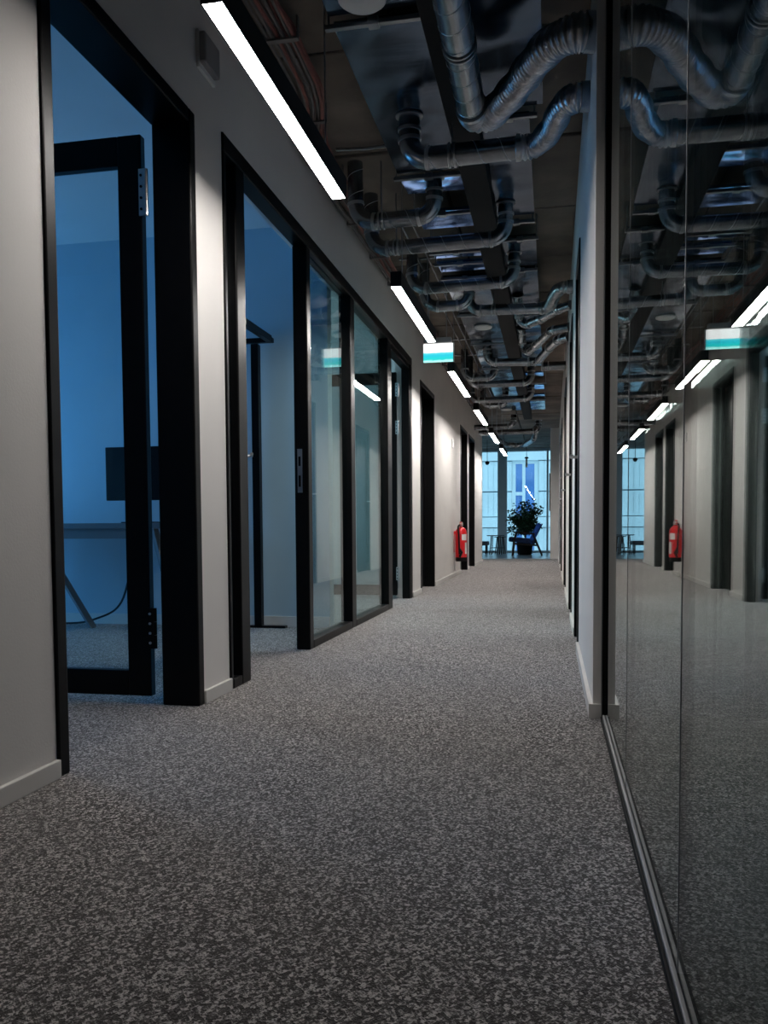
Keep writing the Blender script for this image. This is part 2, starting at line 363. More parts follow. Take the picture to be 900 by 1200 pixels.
# closed black doors
def closed_left(n, y0, y1, lab):
    d = thing('door_%d' % n, (XL, (y0+y1)/2, 0), lab, 'door', kind='structure')
    door_frame(d, y0, y1, 2.10, XL-WT-0.004, XL+0.008, 0.05)
    lf = part('leaf', 'black', d, [(XL-WT, XL-WT+0.045, y0+0.053, y1-0.053, 0.008, 2.047)], bevel=0.003)
    MB().tube([(XL-WT+0.045, y0+0.11, 1.03), (XL-WT+0.09, y0+0.11, 1.03), (XL-WT+0.09, y0+0.23, 1.03)], 0.009, 10).build('handle', 'chrome', lf, smooth=True)
closed_left(4, 8.10, 9.08, 'closed black door just past the exit sign')
closed_left(5, 11.75, 12.70, 'closed black door right behind the red fire extinguisher')
closed_left(6, 12.95, 13.90, 'last closed black door on the left wall')
for k, (y0, y1) in enumerate(rd):
    d = thing('door_%d' % (7+k), (XR, (y0+y1)/2, 0), '%s black framed door along the right wall, seen at a sharp angle' % ('nearest second third fourth farthest'.split()[k]), 'door', kind='structure')
    for nm, q in zip(('jamb', 'jamb', 'head'), frame_boxes(y0, y1, 2.12, XR-0.008, XR+0.134, 0.05)): part(nm, 'black', d, [q], bevel=0.006)
    lf = part('leaf', 'black', d, [(XR+0.02, XR+0.065, y0+0.053, y0+0.14, 0.008, 2.067), (XR+0.02, XR+0.065, y1-0.14, y1-0.053, 0.008, 2.067), (XR+0.02, XR+0.065, y0+0.14, y1-0.14, 1.97, 2.067), (XR+0.02, XR+0.065, y0+0.14, y1-0.14, 0.008, 0.10)], bevel=0.003)
    part('panel', 'black', lf, [(XR+0.03, XR+0.055, y0+0.14, y1-0.14, 0.10, 1.97)])
    MB().tube([(XR+0.02, y1-0.11, 1.05), (XR-0.03, y1-0.11, 1.05), (XR-0.03, y1-0.22, 1.05)], 0.009, 10).build('handle', 'chrome', lf, smooth=True)
wall('wall_room_right', 'wall_room', [(2.3, 2.4, 3.06, 17.0, 0, ZC+0.03)], 'far wall of the rooms behind the right-hand doors')
wall('ceiling_room_right', 'wall_room', [(XR+0.13, 2.4, 3.06, 17.0, 2.6, 2.68)], 'plain ceiling of the rooms behind the right-hand doors')
# right glass wall
gw = thing('window_2', (XG, 1.0, 0), 'large frameless dark glass wall on the right reflecting the corridor', 'glass wall', kind='structure')
part('bottom_track', 'black', gw, [(XG-0.014, XG+0.016, YB, 2.82, 0, 0.012)], bevel=0.003)
part('glazing_bead', 'greybox', gw, [(XG-0.008, XG-0.0005, YB, 2.815, 0.012, 0.024)], bevel=0.002)
part('glazing_bead', 'blackmatt', gw, [(XG-0.014, XG-0.0085, YB, 2.815, 0.012, 0.018)], bevel=0.001)
for yj in (-0.36, 1.19, 2.02): part('joint', 'greybox', gw, [(XG-0.0008, XG+0.009, yj-0.0015, yj+0.0015, 0.024, ZW)])
part('top_track', 'black', gw, [(XG-0.02, XG+0.02, YB, 2.87, ZW, ZW+0.05)])
part('end_post', 'black', gw, [(XG-0.0095, XG+0.06, 2.815, 2.87, 0, ZW)], bevel=0.002)
yy = [YB, -1.9, -0.36, 1.19, 2.02, 2.81]
for a, b in zip(yy, yy[1:]):
    part('pane', 'glass', gw, [(XG, XG+0.008, a+0.0015, b-0.0015, 0.012, ZW)])
    part('inner_pane', 'glass', gw, [(XG+0.045, XG+0.052, a+0.0015+0.02*(a > 1), b-0.0015, 0.012, ZW)])
wall('wall_right', 'darkconc', [(XG-0.01, XG+0.09, YB, 2.87, ZW+0.05, ZC+0.03)], 'dark bulkhead above the large right glass wall')

# ------------------------------------------------------------------ ceiling panels, rails, trunking
def ripple_panel(name, x0, x1, y0, y1, z, lab, tilt=0.0, group='metal ceiling panels'):
    nx, ny = 6, max(6, int((y1-y0)/0.04)); v = []; f = []
    ph = random.random()*6
    for j in range(ny+1):
        for i in range(nx+1):
            x = x0+(x1-x0)*i/nx; y = y0+(y1-y0)*j/ny
            u = math.sin(PI*i/nx)*max(0.0, math.sin(PI*j/ny))**0.3
            dz = 0.0035*math.sin(y*13+ph+1.5*i/nx)*u + 0.002*math.sin(y*31+x*9+ph)*u
            v.append((x, y, z+dz+(y-y0)*math.tan(tilt)))
    n = len(v); v += [(a, b, c+0.018) for a, b, c in v]
    for j in range(ny):
        for i in range(nx):
            a = j*(nx+1)+i; q = (a, a+1, a+nx+2, a+nx+1)
            f.append(tuple(reversed(q))); f.append(tuple(n+k for k in q))
    ring = [i for i in range(nx)] + [nx+j*(nx+1) for j in range(ny)] + [ny*(nx+1)+i for i in range(nx, 0, -1)] + [j*(nx+1) for j in range(ny, 0, -1)]
    for a, b in zip(ring, ring[1:]+ring[:1]): f.append((a, b, n+b, n+a))
    m = MB(); m.v = v; m.f = f
    o = m.build(name, 'panel_glint' if tilt else 'panel', smooth=True, org=((x0+x1)/2, (y0+y1)/2, z))
    return tag(o, lab, 'ceiling panel', group)
ZP = 2.50
TL = math.radians(5.4)  # tilt added so a few panels mirror the bright left wall
ordn = 'first second third fourth fifth sixth seventh eighth ninth tenth eleventh twelfth thirteenth fourteenth'.split()
Lp = [(1.674, 2.995, 0), (3.057, 4.361, 0), (4.431, 4.695, TL), (4.916, 5.268, TL*0.82), (5.603, 5.797, TL*0.62), (5.867, 6.114, TL*0.58), (6.211, 7.224, 0), (7.294, 8.457, 0), (8.528, 9.690, 0), (9.761, 10.836, 0), (10.906, 12.069, 0), (12.140, 13.390, 0)]
Rp = [(1.674, 3.788, 0), (3.876, 5.074, 0), (5.462, 6.043, 0), (6.114, 7.312, 0), (7.382, 8.545, 0), (8.616, 9.779, 0), (10.219, 10.527, TL*0.55), (11.100, 11.585, TL*0.5), (11.893, 12.113, TL*0.4), (12.510, 13.390, 0)]
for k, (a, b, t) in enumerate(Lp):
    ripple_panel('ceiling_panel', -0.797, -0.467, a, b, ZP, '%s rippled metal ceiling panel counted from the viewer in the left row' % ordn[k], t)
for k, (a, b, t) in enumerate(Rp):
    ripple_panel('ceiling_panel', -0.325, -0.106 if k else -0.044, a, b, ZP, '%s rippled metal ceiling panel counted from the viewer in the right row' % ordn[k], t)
def rail(x0, x1, y, z, lab):
    t = thing('cross_rail', ((x0+x1)/2, y, z), lab, 'rail', 'cross rails under the ceiling panels')
    MB().box(x0, x1, y-0.011, y+0.011, z-0.012, z+0.006).build('profile', 'rail', t, bevel=0.002)
    c = MB().box((x0+x1)/2-0.02, (x0+x1)/2+0.02, y-0.018, y+0.018, z-0.018, z+0.012).build('clip', 'rail', t, bevel=0.002)
    for s in (x0+0.012, x1-0.012):
        MB().tube([(s, y, z), (s, y, ZC)], 0.004, 6).build('hanger_rod', 'rail', t)
for k, (x0, x1, y) in enumerate([(-0.819, -0.458, 3.026), (-0.819, -0.449, 4.370), (-0.810, -0.449, 4.898), (-0.810, -0.449, 5.585), (-0.810, -0.449, 5.832), (-0.810, -0.449, 6.167), (-0.810, -0.449, 7.259), (-0.810, -0.449, 8.400), (-0.810, -0.449, 9.726), (-0.810, -0.449, 12.104)]):
    rail(x0, x1, y, ZP-0.02, '%s thin steel cross rail from the viewer under the left panel row' % ordn[k])
for k, (x0, x1, y) in enumerate([(-0.322, -0.070, 3.832), (-0.322, -0.106, 5.127), (-0.322, -0.088, 5.427), (-0.322, -0.106, 6.079), (-0.322, -0.106, 7.347), (-0.322, -0.106, 8.580), (-0.322, -0.070, 10.836), (-0.322, -0.088, 12.245)]):
    rail(x0, x1, y, ZP-0.02, '%s thin steel cross rail from the viewer under the right panel row' % ordn[k])
tr = thing('cable_trunking', (-0.39, 7, 2.42), 'long black trunking running between the two rows of ceiling panels', 'trunking')
part('channel', 'blackmatt', tr, [(-0.462, -0.33, 1.3, 14.2, 2.45, 2.55)])
for y in (3.4, 6.5, 9.6, 12.7):
    MB().tube([(-0.396, y, 2.55), (-0.396, y, ZC)], 0.005, 6).build('hanger_rod', 'rail', tr)
for k, (x, y, lab) in enumerate([(-0.652, 2.90, 'round white ceiling disc on the panel nearest the viewer'), (-0.626, 7.75, 'round white ceiling disc above the middle of the corridor'), (-0.70, 13.2, 'round white ceiling disc far down the corridor')]):
    o = MB().lathe([(0.085, 0.0), (0.085, -0.008), (0.075, -0.016), (0.03, -0.02), (0.0, -0.02)], (x, y, ZP-0.008), 28).build('ceiling_disc', 'white', smooth=True, org=(x, y, ZP))
    tag(o, lab, 'air valve', 'round ceiling discs')

# ------------------------------------------------------------------ ducts
def fillet(pts, R):
    """split a polyline into straight runs and elbow arcs"""
    pts = [Vector(p) for p in pts]; out = []; cur = pts[0]
    for i in range(1, len(pts)-1):
        p = pts[i]; a = (pts[i-1]-p).normalized(); b = (pts[i+1]-p).normalized()
        ang = a.angle(b); d = R/math.tan(ang/2); d = min(d, 0.45*(pts[i-1]-p).length, 0.45*(pts[i+1]-p).length) if i > 0 else d
        s, e = p+a*d, p+b*d; out.append(('s', [cur, s]))
        r = d*math.tan(ang/2); c = p+(a+b).normalized()*(r/math.sin(ang/2))
        n = 8; arc = []
        u0, u1 = (s-c), (e-c)
        for k in range(n+1):
            arc.append(c+u0.normalized().slerp(u1.normalized(), k/n)*u0.length) if u0.angle(u1) > 1e-4 else arc.append(s.lerp(e, k/n))
        out.append(('e', arc)); cur = e
    out.append(('s', [cur, pts[-1]])); return out
def spline(pts, n=14):
    P = [Vector(p) for p in pts]; P = [P[0]*2-P[1]]+P+[P[-1]*2-P[-2]]; o = []
    for i in range(1, len(P)-2):
        for k in range(n):
            t = k/n; a, b, c, d = P[i-1], P[i], P[i+1], P[i+2]
            o.append(0.5*((2*b)+(c-a)*t+(2*a-5*b+4*c-d)*t*t+(3*b-a-3*c+d)*t**3))
    o.append(P[-2]); return o
def resample(pts, step):
    o = [pts[0]]; acc = 0
    for a, b in zip(pts, pts[1:]):
        L = (b-a).length; t = step-acc
        while t < L: o.append(a.lerp(b, t/L)); t += step
        acc = (acc+L) % step
    o.append(pts[-1]); return o
def duct(lab, rigid, r, flex=None, R=0.10, clamps=(), group='galvanised ventilation ducts', mats=('galv', 'flex')):
    b0 = Vector(rigid[0] if rigid else flex[0])
    t = thing('air_duct', b0, lab, 'duct', group)
    segs = fillet(rigid, R) if rigid else []
    for typ, pts in segs:
        if typ == 's':
            L = (pts[1]-pts[0]).length
            if L < 0.004: continue
            o = MB().tube(pts, r, 20).build('duct_section', mats[0], t, smooth=True)
            if L > 0.22 and b0.y < 8:
                # raised spiral lock seam
                d = (pts[1]-pts[0])/L; ref = d.cross(Vector((0.3, 0.2, 1))).normalized(); q = d.cross(ref)
                turns = L/0.11; n = max(8, int(turns*18)); hx = []
                for k in range(n+1):
                    a = 2*PI*turns*k/n; hx.append(pts[0]+d*(L*k/n)+(ref*math.cos(a)+q*math.sin(a))*(r+0.0002))
                MB().tube(hx, 0.0014, 4, caps=False).build('spiral_seam', 'galvlight', o)
        else:
            MB().tube(pts, r*1.0, 20).build('elbow', mats[0], t, smooth=True)
            for e, nx in ((pts[0], pts[1]), (pts[-1], pts[-2])):
                dv = (nx-e).normalized()*0.008
                MB().tube([e-dv, e+dv], r+0.004, 20).build('collar', 'galvlight', t, smooth=True)
    if rigid:   # flange at the panel end
        e = Vector(rigid[0]); d = (Vector(rigid[1])-e).normalized()
        MB().tube([e, e+d*0.006], r+0.014, 20).build('flange', 'rail', t)
        MB().tube([e+d*0.055, e+d*0.068], r+0.005, 20).build('collar', 'galvlight', t, smooth=True)
    if flex:
        fp = resample(spline(flex), 0.0045)
        o = MB().tube(fp, r, 18, rf=lambda i: r*1.0+0.0045*math.sin(i*2*PI/4)+0.003*math.sin(i*0.19)).build('flex_hose', mats[1], t, smooth=False)
        for p in o.data.polygons: p.use_smooth = True
        MB().tube([fp[0], fp[4]], r+0.008, 18).build('hose_clip', 'galvlight', t)
        MB().tube([fp[-10], fp[-1]], r+0.007, 18).build('collar', 'galv', t, smooth=True)
    for (p, ax) in clamps:
        p = Vector(p); d = Vector(ax)
        for s in (-0.012, 0.012):
            MB().tube([p+d*(s-0.004), p+d*(s+0.004)], r+0.005, 20).build('clamp', 'galvlight', t)
        MB().tube([p, (p.x, p.y, 2.449 if -0.47 < p.x < -0.32 else ZC)], 0.004, 6).build('hanger_rod', 'rail', t)
    return t
zd = 2.31; zh = 2.31; X = (1, 0, 0)
# along the corridor, with its flexible hose into the right wall
duct('large spiral duct running towards the viewer at the top, with bent flexible hose', [(-0.318, 1.324, zd), (-0.318, 3.408, zd)], 0.056,
     [(-0.318, 3.355, zd), (-0.305, 3.452, zd), (-0.247, 3.435, zd), (-0.15, 3.276, zd), (-0.071, 3.108, zd), (-0.009, 3.002, zd), (0.066, 2.949, zd), (XR, 2.958, zd)], clamps=[((-0.318, 2.931, zd), (0, 1, 0))])
duct('duct crossing below the large spiral duct, with corrugated hose into right wall', [(-0.634, 3.77, ZP), (-0.636, 3.779, zd), (-0.141, 3.761, zd)], 0.048,
     [(-0.159, 3.761, zd), (-0.079, 3.753, zd), (-0.009, 3.62, zd), (0.031, 3.452, zd), (0.079, 3.382, zd), (XR, 3.382, zd)], clamps=[((-0.441, 3.77, zd), X)])
duct('short duct bending up beside the far end of the nearest lamp', [(-0.617, 4.449, ZP), (-0.618, 4.468, zd), (-1.051, 4.486, zd), (-1.051, 4.468, ZC)], 0.042, clamps=[((-0.909, 4.477, zd), X)])
duct('long duct crossing to the left wall behind the short bent duct', [(-0.264, 4.872, ZP), (-0.265, 4.892, zd), (-1.06, 4.927, zd), (-1.06, 4.909, ZC)], 0.042, clamps=[((-0.909, 4.918, zd), X)])
duct('straight cross duct passing just above the second lamp', [(-0.255, 5.755, ZP), (-0.255, 5.755, zh), (-0.96, 5.79, zh), (-0.96, 5.79, ZC)], 0.039)
duct('short elbow duct just past the second lamp on the left', [(-0.613, 6.282, ZP), (-0.613, 6.282, zh), (-0.945, 6.27, zh), (-0.945, 6.27, ZC)], 0.039)
duct('duct with silver hose entering the right wall above the first black frames', [(-0.625, 6.431, ZP), (-0.627, 6.446, zd), (-0.071, 6.499, zd)], 0.040,
     [(-0.088, 6.499, zd), (-0.026, 6.446, zd), (0.018, 6.137, zd), (0.062, 5.987, zd), (XR, 5.969, zd)], clamps=[((-0.441, 6.463, zd), X)])
duct('hanging silver duct bend below the panel, branching right to the wall', [(-0.273, 6.783, ZP), (-0.265, 6.976, 2.284), (-0.088, 6.817, 2.310), (0.044, 6.552, 2.310), (XR, 6.446, 2.310)], 0.035, R=0.08)
duct('second hanging silver duct bend, branching right to the wall', [(-0.282, 7.885, ZP), (-0.274, 8.079, 2.284), (-0.15, 7.815, 2.310), (-0.009, 7.241, 2.310), (XR, 7.143, 2.310)], 0.035, R=0.08)
duct('duct crossing the corridor mid-way and rising to the right wall', [(-0.643, 8.475, ZP), (-0.645, 8.494, zd), (-0.141, 8.565, zd), (-0.026, 7.929, zd), (0.053, 7.594, zd), (XR, 7.523, zd)], 0.040, R=0.10)
duct('elbow duct above the start of the third lamp', [(-0.63, 9.347, ZP), (-0.63, 9.347, zh), (-0.96, 9.335, zh), (-0.96, 9.335, ZC)], 0.041)
duct('straight cross duct over the third lamp', [(-0.238, 9.773, ZP), (-0.238, 9.773, zh), (-0.945, 9.76, zh), (-0.945, 9.76, ZC)], 0.041)
duct('straight cross duct between the third and fourth lamps', [(-0.264, 10.965, ZP), (-0.264, 10.965, zh), (-1.04, 11.0, zh), (-1.04, 11.0, ZC)], 0.041)
duct('short cross duct over the fourth lamp', [(-0.621, 11.475, ZP), (-0.621, 11.475, zh), (-0.93, 11.5, zh), (-0.93, 11.5, ZC)], 0.039)
duct('stub duct coming out of the right wall mid-way', [(-0.102, 8.836, zh), (-0.101, 8.836, zh), (XR, 8.819, zh)], 0.044)
duct('cross duct above the lobby entrance', [(-0.23, 14.727, ZP), (-0.23, 14.727, zh), (-1.107, 14.778, zh), (-1.617, 14.778, zh)], 0.049, R=0.2)
duct('lowest bent duct hanging before the lobby window', [(-0.265, 14.99, 2.390), (-0.318, 15.276, 2.239), (-0.53, 16.15, 2.213), (-0.821, 16.15, 2.213), (-0.936, 15.717, 2.239), (-1.148, 15.188, 2.372)], 0.049, R=0.2)
duct('elbow duct left of the lobby entrance', [(-0.621, 13.876, ZP), (-0.621, 13.876, zh), (-1.064, 13.918, zh), (-1.617, 13.918, zh)], 0.044, R=0.15)

# conduits on the soffit along the left side
def conduit(pts, r, lab):
    o = MB().tube([Vector(p) for p in pts], r, 8).build('conduit', 'galv', smooth=True, org=pts[0]); tag(o, lab, 'conduit', 'thin conduits on the soffit')
for k, yy0 in enumerate((4.25, 5.3, 6.05, 6.9, 8.7, 9.5, 10.7)):
    conduit([(-1.10, yy0, 2.605), (-0.95, yy0+0.02, 2.605), (-0.5, yy0, 2.605)], 0.009, '%s thin conduit from the viewer crossing the soffit on the left' % ordn[k])
conduit([(-0.88, 5.1, 2.59), (-0.88, 8.3, 2.59), (-0.87, 13.2, 2.59)], 0.008, 'long thin conduit running along the soffit left of the panels')
conduit([(-0.95, 5.3, 2.585), (-0.95, 8.4, 2.585), (-0.94, 13.2, 2.585)], 0.007, 'thinner conduit running along the soffit next to the cable bundle')
for k, (x, y) in enumerate(((-0.885, 10.3), (-0.92, 10.9))):
    ring = [(x+0.06*math.cos(a), y, 2.49+0.06*math.sin(a)) for a in [2*PI*j/24 for j in range(26)]]
    ring = [(x, y, 2.62)]+[(x, y, 2.56)]+ring
    o = MB().tube(ring, 0.007, 6).build('cable_coil', 'cable', smooth=True, org=(x, y, 2.49))
    tag(o, ('nearer' if k == 0 else 'farther')+' coil of spare cable hanging from the soffit', 'cable')

# cable bundle along the top of the left wall
cb = thing('cable_bundle', (-1.12, 6, 2.55), 'bundle of grey and reddish cables strapped under the soffit along the left wall', 'cables')
def run_x(y):
    t = min(1, max(0, (y-3.45)/0.75)); t = t*t*(3-2*t); return -1.03-0.152*t
for k in range(12):
    bx = -0.052+0.021*(k % 6)+random.uniform(-0.004, 0.004); bz = 2.548+0.02*(k//6)+random.uniform(-0.004, 0.004)
    ph = random.random()*6; amp = random.uniform(0.006, 0.018)
    pts = []
    for j in range(118):
        y = 1.2+j*0.12
        s = abs(math.sin((y-1.2)*PI/0.65))
        pts.append((run_x(y)+bx+amp*s*math.sin(y*2.1+ph), y, bz-0.02*s*abs(math.sin(ph))+amp*0.6*s*math.cos(y*1.7+ph)))
    MB().tube(pts, 0.0085 if k % 3 else 0.006, 6).build('cable', 'cable_red' if k in (2, 5, 9, 11) else 'cable', cb, smooth=True)
for j in range(22):
    y = 1.2+0.65*j
    q = run_x(y)
    if y < 15: MB().box(q-0.07, q+0.07, y-0.012, y+0.012, 2.526, 2.533).box(q+0.064, q+0.07, y-0.012, y+0.012, 2.533, 2.612).box(q-0.07, q-0.064, y-0.012, y+0.012, 2.533, 2.612).build('strap', 'cable', cb)

# ------------------------------------------------------------------ linear lamps
def lamp(y0, L, lab, k):
    x0, x1, z0, z1 = -0.868, -0.808, 1.965, 2.045
    t = thing('linear_lamp', ((x0+x1)/2, y0+L/2, z0), lab, 'lamp', 'linear lamps along the left wall')
    w = 0.004
    part('housing', 'blackmatt', t, [(x0, x0+w, y0, y0+L, z0-0.001, z1), (x1-w, x1, y0, y0+L, z0-0.001, z1), (x0+w, x1-w, y0, y0+L, z1-w, z1), (x0+w, x1-w, y0, y0+w, z0-0.001, z1-w), (x0+w, x1-w, y0+L-w, y0+L, z0-0.001, z1-w)])
    part('diffuser', 'diffuser%d' % k, t, [(x0+w, x1-w, y0+w, y0+L-w, z0, z0+0.01)])
    for s in (0.2, L-0.2):
        MB().tube([((x0+x1)/2, y0+s, z1), ((x0+x1)/2, y0+s, ZC)], 0.003, 6).build('suspension_wire', 'rail', t)
for k, (y0, L) in enumerate(((2.01, 1.27), (4.51, 1.39), (7.04, 1.40), (9.40, 1.42), (11.75, 1.42), (14.1, 1.42))):
    lamp(y0, L, ['long white linear lamp nearest the viewer', 'linear lamp over the glazed partition, before the exit sign', 'linear lamp directly past the exit sign', 'fourth linear lamp from the viewer', 'fifth linear lamp, hanging near the end of the corridor', 'farthest linear lamp, hanging in front of the lobby'][k], k)

# ------------------------------------------------------------------ wall fittings
wb = thing('wall_box', (XL, 2.98, 2.40), 'flat grey box fixed high on the left wall above the nearest door', 'wall box')
part('cover', 'greybox', wb, [(XL, XL+0.035, 2.90, 3.04, 2.345, 2.455)], bevel=0.008)
part('base_plate', 'white', wb, [(XL, XL+0.012, 2.895, 3.045, 2.325, 2.46)], bevel=0.003)
sw = thing('light_switch', (XL, 10.78, 1.73), 'small white plate on the wall above the fire extinguisher', 'switch')
part('plate', 'white', sw, [(XL, XL+0.012, 10.72, 10.84, 1.68, 1.79)], bevel=0.003)
part('rocker', 'white', sw, [(XL+0.012, XL+0.018, 10.745, 10.815, 1.70, 1.77)], bevel=0.002)

# exit sign: lit panel standing out from the wall
def sign_mat():
    m, t, b = nt('lit_sign_face'); t.nodes.remove(b)
    tc = N(t, 'ShaderNodeTexCoord'); sp = N(t, 'ShaderNodeSeparateXYZ'); t.links.new(tc.outputs['Generated'], sp.inputs[0])
    n = N(t, 'ShaderNodeTexNoise', i_Scale=5.0); t.links.new(tc.outputs['Generated'], n.inputs['Vector'])
    ma = N(t, 'ShaderNodeMath', operation='MULTIPLY_ADD'); ma.inputs[1].default_value = 0.12
    t.links.new(n.outputs[0], ma.inputs[0]); t.links.new(sp.outputs['Z'], ma.inputs[2])
    col = ramp(t, ma.outputs[0], [(0.10, (0.45, 1.0, 0.95)), (0.20, (0.02, 0.62, 0.60)), (0.42, (0.03, 0.55, 0.70)), (0.54, (0.10, 0.70, 0.75)), (0.60, (1, 1, 1))])
    e = N(t, 'ShaderNodeEmission', i_Strength=1.25); t.links.new(col, e.inputs[0])
    t.links.new(e.outputs[0], t.nodes['Material Output'].inputs[0]); return m
M['sign'] = sign_mat()
es = thing('exit_sign', (-0.89, 6.6, 1.99), 'lit green and white exit sign hanging in line with the lamps', 'exit sign')
part('lit_panel', 'sign', es, [(-1.005, -0.768, 6.59, 6.61, 1.962, 2.105)])
part('housing', 'greybox', es, [(-1.0, -0.78, 6.575, 6.625, 2.108, 2.15)], bevel=0.005)
part('side_frame', 'white', es, [(-0.767, -0.76, 6.585, 6.615, 1.96, 2.107)])
for xx in (-0.96, -0.82): MB().tube([(xx, 6.6, 2.15), (xx, 6.6, ZC)], 0.004, 6).build('suspension_rod', 'rail', es)

# fire extinguisher
fx, fy, fz = -1.175, 10.95, 0.20
fe = thing('fire_extinguisher', (fx, fy, fz), 'red fire extinguisher with black hose hung low on the left wall', 'fire extinguisher')
MB().lathe([(0.0, 0.045), (0.074, 0.045), (0.076, 0.06), (0.076, 0.37), (0.07, 0.41), (0.05, 0.437), (0.024, 0.45), (0.022, 0.47), (0, 0.47)], (fx, fy, fz), 28).build('cylinder', 'red', fe, smooth=True)
MB().lathe([(0.0, 0.0), (0.072, 0.0), (0.076, 0.01), (0.076, 0.055), (0, 0.055)], (fx, fy, fz), 28).build('foot_ring', 'blackmatt', fe, smooth=True)
vh = MB().lathe([(0.0, 0.465), (0.028, 0.465), (0.028, 0.50), (0.02, 0.52), (0, 0.52)], (fx, fy, fz), 16).build('valve', 'chrome', fe, smooth=True)
MB().box(fx-0.012, fx+0.012, fy-0.09, fy+0.03, fz+0.512, fz+0.522).box(fx-0.012, fx+0.012, fy-0.085, fy-0.01, fz+0.48, fz+0.488).build('lever', 'red', vh, bevel=0.002)
MB().lathe([(0, 0), (0.018, 0), (0.018, 0.012), (0, 0.012)], (fx+0.005, fy-0.035, fz+0.49), 14).build('gauge', 'white', vh)
MB().tube(spline([(fx-0.01, fy-0.03, fz+0.49), (fx-0.03, fy-0.085, fz+0.45), (fx-0.02, fy-0.09, fz+0.34), (fx-0.015, fy-0.09, fz+0.2), (fx-0.012, fy-0.09, fz+0.1)]), 0.012, 10).build('hose', 'blackmatt', fe, smooth=True)
MB().tube([(fx-0.012, fy-0.092, fz+0.17), (fx+0.02, fy-0.092, fz+0.12), (fx-0.01, fy-0.092, fz+0.06)], 0.016, 10).build('nozzle', 'blackmatt', fe, smooth=True)
lab = MB()
a0, a1, n = -1.35, -0.35, 8
for k in range(n+1):
    a = a0+(a1-a0)*k/n
    for z in (0.28, 0.36): lab.v.append((fx+0.0768*math.cos(a), fy+0.0768*math.sin(a), fz+z))
for k in range(n): lab.f.append((2*k, 2*k+2, 2*k+3, 2*k+1))
lab.build('label_plate', 'white', fe)
lab2 = MB()
for k in range(n+1):
    a = -0.75+0.55*k/n
    for z in (0.10, 0.25): lab2.v.append((fx+0.0768*math.cos(a), fy+0.0768*math.sin(a), fz+z))
for k in range(n): lab2.f.append((2*k, 2*k+2, 2*k+3, 2*k+1))
lab2.build('label_plate', 'white', fe)
part('wall_bracket', 'red', fe, [(XL, fx-0.07, fy-0.02, fy+0.02, fz+0.12, fz+0.40)], bevel=0.003)
MB().tube([(XL+0.02, fy-0.075, fz-0.12), (XL+0.02, fy-0.075, fz+0.36)], 0.006, 8).build('guide_rod', 'greybox', fe)

# ------------------------------------------------------------------ office furniture seen through the first door
dk = thing('office_desk', (-2.9, 4.9, 0), 'desk with slanted trestle legs seen through the open glass door', 'desk')
part('tabletop', 'desk', dk, [(-4.0, -2.30, 4.60, 5.18, 0.655, 0.69)], bevel=0.004)
part('apron', 'desk', dk, [(-3.9, -2.40, 4.62, 4.65, 0.595, 0.655)])
for xx in (-3.85, -2.42):
    pass
for xa, xb in ((-3.36, -2.97), (-3.36, -3.70), (-2.50, -2.36)):
    MB().tube([(xa, 4.92, 0.655), (xb, 4.96, 0.0)], 0.026, 4).build('trestle_leg', 'desk', dk)
mo = thing('monitor', (-2.66, 5.0, 0.69), 'dark flat screen on the desk behind the open glass door', 'monitor')
part('screen', 'black', mo, [(-2.88, -2.40, 5.0, 5.03, 0.84, 1.19)], bevel=0.006)
part('stand', 'black', mo, [(-2.66, -2.60, 5.03, 5.05, 0.70, 0.95)])
part('foot', 'black', mo, [(-2.75, -2.52, 4.95, 5.1, 0.69, 0.70)], bevel=0.003)
cbl = MB().tube(spline([(-3.5, 5.12, 0.012), (-3.2, 5.1, 0.014), (-3.01, 5.05, 0.05), (-2.83, 5.02, 0.13), (-2.74, 5.0, 0.29), (-2.69, 5.0, 0.58)]), 0.007, 8).build('power_cable', 'blackmatt', smooth=True, org=(-3.2, 5.1, 0))
tag(cbl, 'thin dark cable drooping from the desk to the floor', 'cable')
st = thing('frame_stand', (-1.88, 5.0, 0), 'slim black metal frame stand by the wall inside the glazed office', 'stand')
part('post', 'black', st, [(-1.91, -1.86, 5.13, 5.18, 0, 1.84)], bevel=0.003)
part('foot', 'black', st, [(-2.05, -1.70, 5.13, 5.18, 0, 0.015)])
part('top_bar', 'black', st, [(-2.05, -1.76, 5.12, 5.16, 1.845, 1.875)], bevel=0.003)
part('side_bar', 'black', st, [(-1.80, -1.76, 4.30, 5.12, 1.845, 1.885)], bevel=0.003)
part('top_bar', 'black', st, [(-2.05, -1.76, 4.30, 4.34, 1.845, 1.875)], bevel=0.003)
part('post', 'black', st, [(-2.05, -2.01, 4.30, 4.34, 0, 1.84)], bevel=0.003)

# ------------------------------------------------------------------ lobby
wn = thing('window_3', (-1.0, YLOB, 0), 'bright tall window wall at the far end of the corridor', 'window', kind='structure')
part('column', 'column', wn, [(-1.345, -1.115, YLOB-0.12, YLOB+0.12, 0, 2.66)])
part('header', 'column', wn, [(-6.0, -0.03, YLOB-0.06, YLOB+0.14, 2.56, ZC+0.03)])
part('sill', 'column', wn, [(-6.0, -0.03, YLOB-0.05, YLOB+0.14, 0, 0.05)])
for a in (-5.0, -3.2, -0.13): part('mullion', 'column', wn, [(a, a+0.05, YLOB-0.04, YLOB+0.06, 0.05, 2.56)])
for a, b in ((-6.0, -5.0), (-4.95, -3.2), (-3.15, -1.345), (-1.115, -0.13)):
    part('pane', 'winglass', wn, [(a, b, YLOB+0.01, YLOB+0.02, 0.05, 2.56)])
wall('wall_lobby', 'wall_room', [(-6.1, -6.0, YE-0.15, YLOB+0.2, 0, ZC+0.03)], 'side wall of the lobby')
